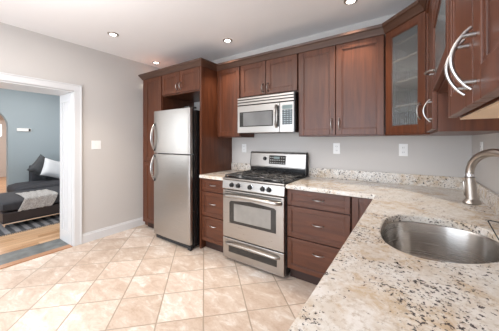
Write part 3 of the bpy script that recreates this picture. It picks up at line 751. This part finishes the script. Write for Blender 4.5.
def fh(z0, z1, par):
    L = z1 - z0; x = X0 + .035; n = 20; b = B(); pts = []
    for i in range(n + 1):
        a = i / n; pts.append((x - .012 + .012 * math.sin(PI * a), F + .004 - .052 * math.sin(PI * a) ** .75, z0 + L * a))
    b.tube(pts, [.009 + .004 * math.sin(PI * i / n) for i in range(n + 1)], 12, flat=1.3)
    mk('handle', b, 'handle', par, True)
    for z in (z0, z1): mk('handle_mount', B().box(x - .026, x + .008, F - .004, F + .0105, z - .016, z + .016, .004), 'blackmat', par)
fh(1.205, 1.545, d_up); fh(.80, 1.125, d_lo)
mk('hinge_cover', B().box(X1 - .11, X1 - .02, -.74, -.62, 1.7262, 1.745, .004), 'blackmat', t)
for x in (X0 + .06, X1 - .05): mk('foot', B().cyl((x, -.66, .0152), .02, .0296), 'blackmat', t)
mk('roller_cover', B().box(X1 - .06, X1 - .008, -.73, -.69, .002, .045, .004), 'blackmat', t)

# ---------------------------------------------------------------- wall plates
def outlet(label, m, switch=False):
    """local: plate in xz, front -y"""
    loc = m.translation.copy(); t = thing('light_switch' if switch else 'wall_outlet', label, 'switch' if switch else 'outlet', loc)
    if switch:
        mk('plate', B(m).box(-.058, .058, -.0055, -.0005, -.058, .058, .002), 'plastic', t)
        for x in (-.023, .023): mk('toggle', B(m).box(x - .005, x + .005, -.014, -.0055, -.006, .012, .002), 'plastic', t)
    else:
        mk('plate', B(m).box(-.036, .036, -.0055, -.0005, -.058, .058, .002), 'plastic', t)
        for z in (-.022, .022):
            q = mk('socket', B(m).box(-.015, .015, -.0075, -.0055, z - .013, z + .013, .002), 'plastic', t)
            mk('slot', B(m).box(-.007, -.005, -.0080, -.0074, z - .006, z + .006).box(.005, .007, -.0080, -.0074, z - .006, z + .006), 'blackmat', q)
I = Matrix.Translation
outlet('white wall outlet between the end panel and the range', I((1.600, 0, 1.225)))
outlet('white wall outlet just right of the range backguard', I((2.842, 0, 1.243)))
outlet('white wall outlet under the diagonal glass-door cabinet', I((3.455, 0, 1.240)))
outlet('white wall outlet on the right wall behind the faucet', I((3.935, -.345, 1.262)) @ Matrix.Rotation(-PI / 2, 4, 'Z'))
outlet('white double light switch on the left wall beside the doorway', I((0, -1.20, 1.272)) @ Matrix.Rotation(PI / 2, 4, 'Z'), True)

# ---------------------------------------------------------------- recessed ceiling lights
def can_light():
    t = thing('ceiling_light', '', 'ceiling light', (0, 0, ZC), 'recessed lights in the kitchen ceiling')
    mk('trim_ring', B(I((0, 0, ZC))).lathe([(.036, -.0005), (.058, -.0005), (.057, -.005), (.050, -.009), (.038, -.010), (.036, -.006)]), 'nickel', t, True)
    mk('lens', B(I((0, 0, ZC))).lathe([(.0355, -.0005), (.0355, -.008), (.028, -.0115), (.015, -.0135), (.001, -.014)]), 'lens', t, True)
    l = bpy.data.lights.new('lamp', 'SPOT'); l.energy = 44; l.color = (1.0, .86, .70); l.spot_size = R(84); l.spot_blend = .8; l.shadow_soft_size = .04
    lo = bpy.data.objects.new('bulb', l); COL.objects.link(lo); lo.parent = t; lo.location = (0, 0, -.055)
    return t
c0 = can_light()
spots = [((3.077, -.47), 'recessed ceiling light above the wide two-door wall cabinet'), ((1.664, -.44), 'recessed ceiling light above the wall cabinet beside the tall end panel'), ((.681, -1.312), 'recessed ceiling light nearest the doorway, out in the open ceiling'), ((.215, -.433), 'recessed ceiling light directly above the pantry cabinet')]
for i, ((x, y), lab) in enumerate(spots):
    o = c0 if i == 0 else copy_tree(c0)
    o.location = (x, y, ZC); o['label'] = lab

# ---------------------------------------------------------------- living-room furniture
t = thing('chaise_ottoman', 'dark upholstered chaise on a chrome frame with a grey throw over it', 'chaise', (-1.9, -1.3, 0))
mk('frame', B().box(-2.42, -1.42, -1.85, -.25, .085, .105, .003).box(-1.435, -1.42, -1.84, -1.82, .017, .086).box(-2.42, -2.40, -1.84, -1.82, .017, .086).box(-1.435, -1.42, -.28, -.26, .017, .086).box(-2.42, -2.40, -.28, -.26, .017, .086), 'chrome', t)
mk('base', B().cushion(-2.42, -1.425, -1.85, -.25, .106, .262, .02, 0), 'sofabase', t, True, 60)
mk('cushion', B().cushion(-2.43, -1.415, -1.86, -.25, .264, .42, .055, .015), 'sofa', t, True, 60)
# throw: grid that lies over the cushion top and hangs over its front
def throw():
    bm = bmesh.new(); nu, nv = 26, 34; g = []
    for i in range(nu + 1):
        row = []
        for k in range(nv + 1):
            s_ = k / nv; yy = -1.70 + .42 * i / nu + .05 * math.sin(3 * s_) + .10 * (1 - s_)
            L_ = .96 * s_
            top = .56
            wv = .004 * math.sin(i * 1.1 + k * .3) + .003 * math.sin(i * 2.3)
            if L_ < top: x = -1.98 + L_; z = .440 + wv + .004
            else:
                a = min(1, (L_ - top) / .09); x = -1.42 + .027 * math.sin(a * PI / 2) + (.004 * math.sin(i * .8)); z = .444 - .03 * (1 - math.cos(a * PI / 2)) - max(0, L_ - top - .09) * .5 + wv
            row.append(bm.verts.new((x, yy, z)))
        g.append(row)
    for i in range(nu):
        for k in range(nv): bm.faces.new((g[i][k], g[i + 1][k], g[i + 1][k + 1], g[i][k + 1]))
    q = B(); q.bm = bm; return q
o = mk('throw_blanket', throw(), 'throw', origin=(-1.7, -1.5, .44), smooth=True, ang=80)
md = o.modifiers.new('thick', 'SOLIDIFY'); md.thickness = .008; md.offset = 1
tag(o, 'light grey knitted throw draped over the chaise cushion', 'throw')
t = thing('sofa', 'charcoal sofa against the blue-grey wall behind the chaise', 'sofa', (-3.0, -.3, 0))
mk('base', B().cushion(-3.44, -2.50, -1.50, 1.6, .06, .26, .03, 0), 'sofabase', t, True, 60)
mk('seat', B().cushion(-3.20, -2.48, -1.50, .05, .262, .47, .09, .02), 'sofa', t, True, 60)
mk('seat', B().cushion(-3.20, -2.48, .06, 1.6, .262, .47, .09, .02), 'sofa', t, True, 60)
mk('backrest', B().cushion(-3.46, -3.21, -1.10, 1.6, .262, .80, .04, 0), 'sofa', t, True, 60)
for x in (-3.38, -2.60):
    for y in (-1.4, 1.5): mk('leg', B().cyl((x, y, .0285), .02, .061), 'chrome', t)
def pillow(name, label, c, w_, h_, rz, tilt, mat, roll=0):
    bm = bmesh.new(); bmesh.ops.create_cube(bm, size=2); bmesh.ops.subdivide_edges(bm, edges=bm.edges[:], cuts=9, use_grid_fill=True)
    for v in bm.verts:
        u = v.co.copy(); e = (1 - u.x ** 4) * (1 - u.z ** 4)
        v.co = Vector((u.x * w_ / 2 * (1 - .07 * (1 - u.z * u.z)), u.y * (.012 + .068 * max(0, e) ** .6), u.z * h_ / 2 * (1 - .07 * (1 - u.x * u.x))))
    q = B(); q.bm = bm
    me = mk(name, q, mat, smooth=True, ang=60, origin=(0, 0, 0)); me.location = c
    me.rotation_euler = (R(tilt), R(roll), R(rz)); tag(me, label, 'pillow', 'cushions on the sofa'); return me
pillow('throw_pillow', 'dark grey pillow standing on its corner at the sofa end', (-3.04, -.96, .765), .38, .40, 90, -12, 'pill_d', 38)
pillow('throw_pillow', 'white pillow leaning in front of the dark grey pillow', (-2.85, -.83, .725), .40, .38, 95, -18, 'pill_w', 20)
pillow('throw_pillow', 'dark pillow mostly hidden behind the white pillow', (-3.10, -.42, .78), .42, .42, 88, -10, 'pill_d', 10)
b = B().box(-2.455, -1.22, -1.98, .2, -.0025, .012, .004)
t = thing('area_rug', 'grey striped rug with fringed edge on the wood floor under the chaise', 'rug', (-2, -1, 0))
mk('pile', b, 'rug', t)
fr = B()
for i in range(90):
    y = -1.97 + i * .024; L_ = random.uniform(.035, .055); fr.box(-1.222, -1.222 + L_, y, y + .010, -.002, .005)
q = mk('fringe', fr, plain('fringe_yarn', (.20, .20, .21), .9), t); q['kind'] = 'stuff'
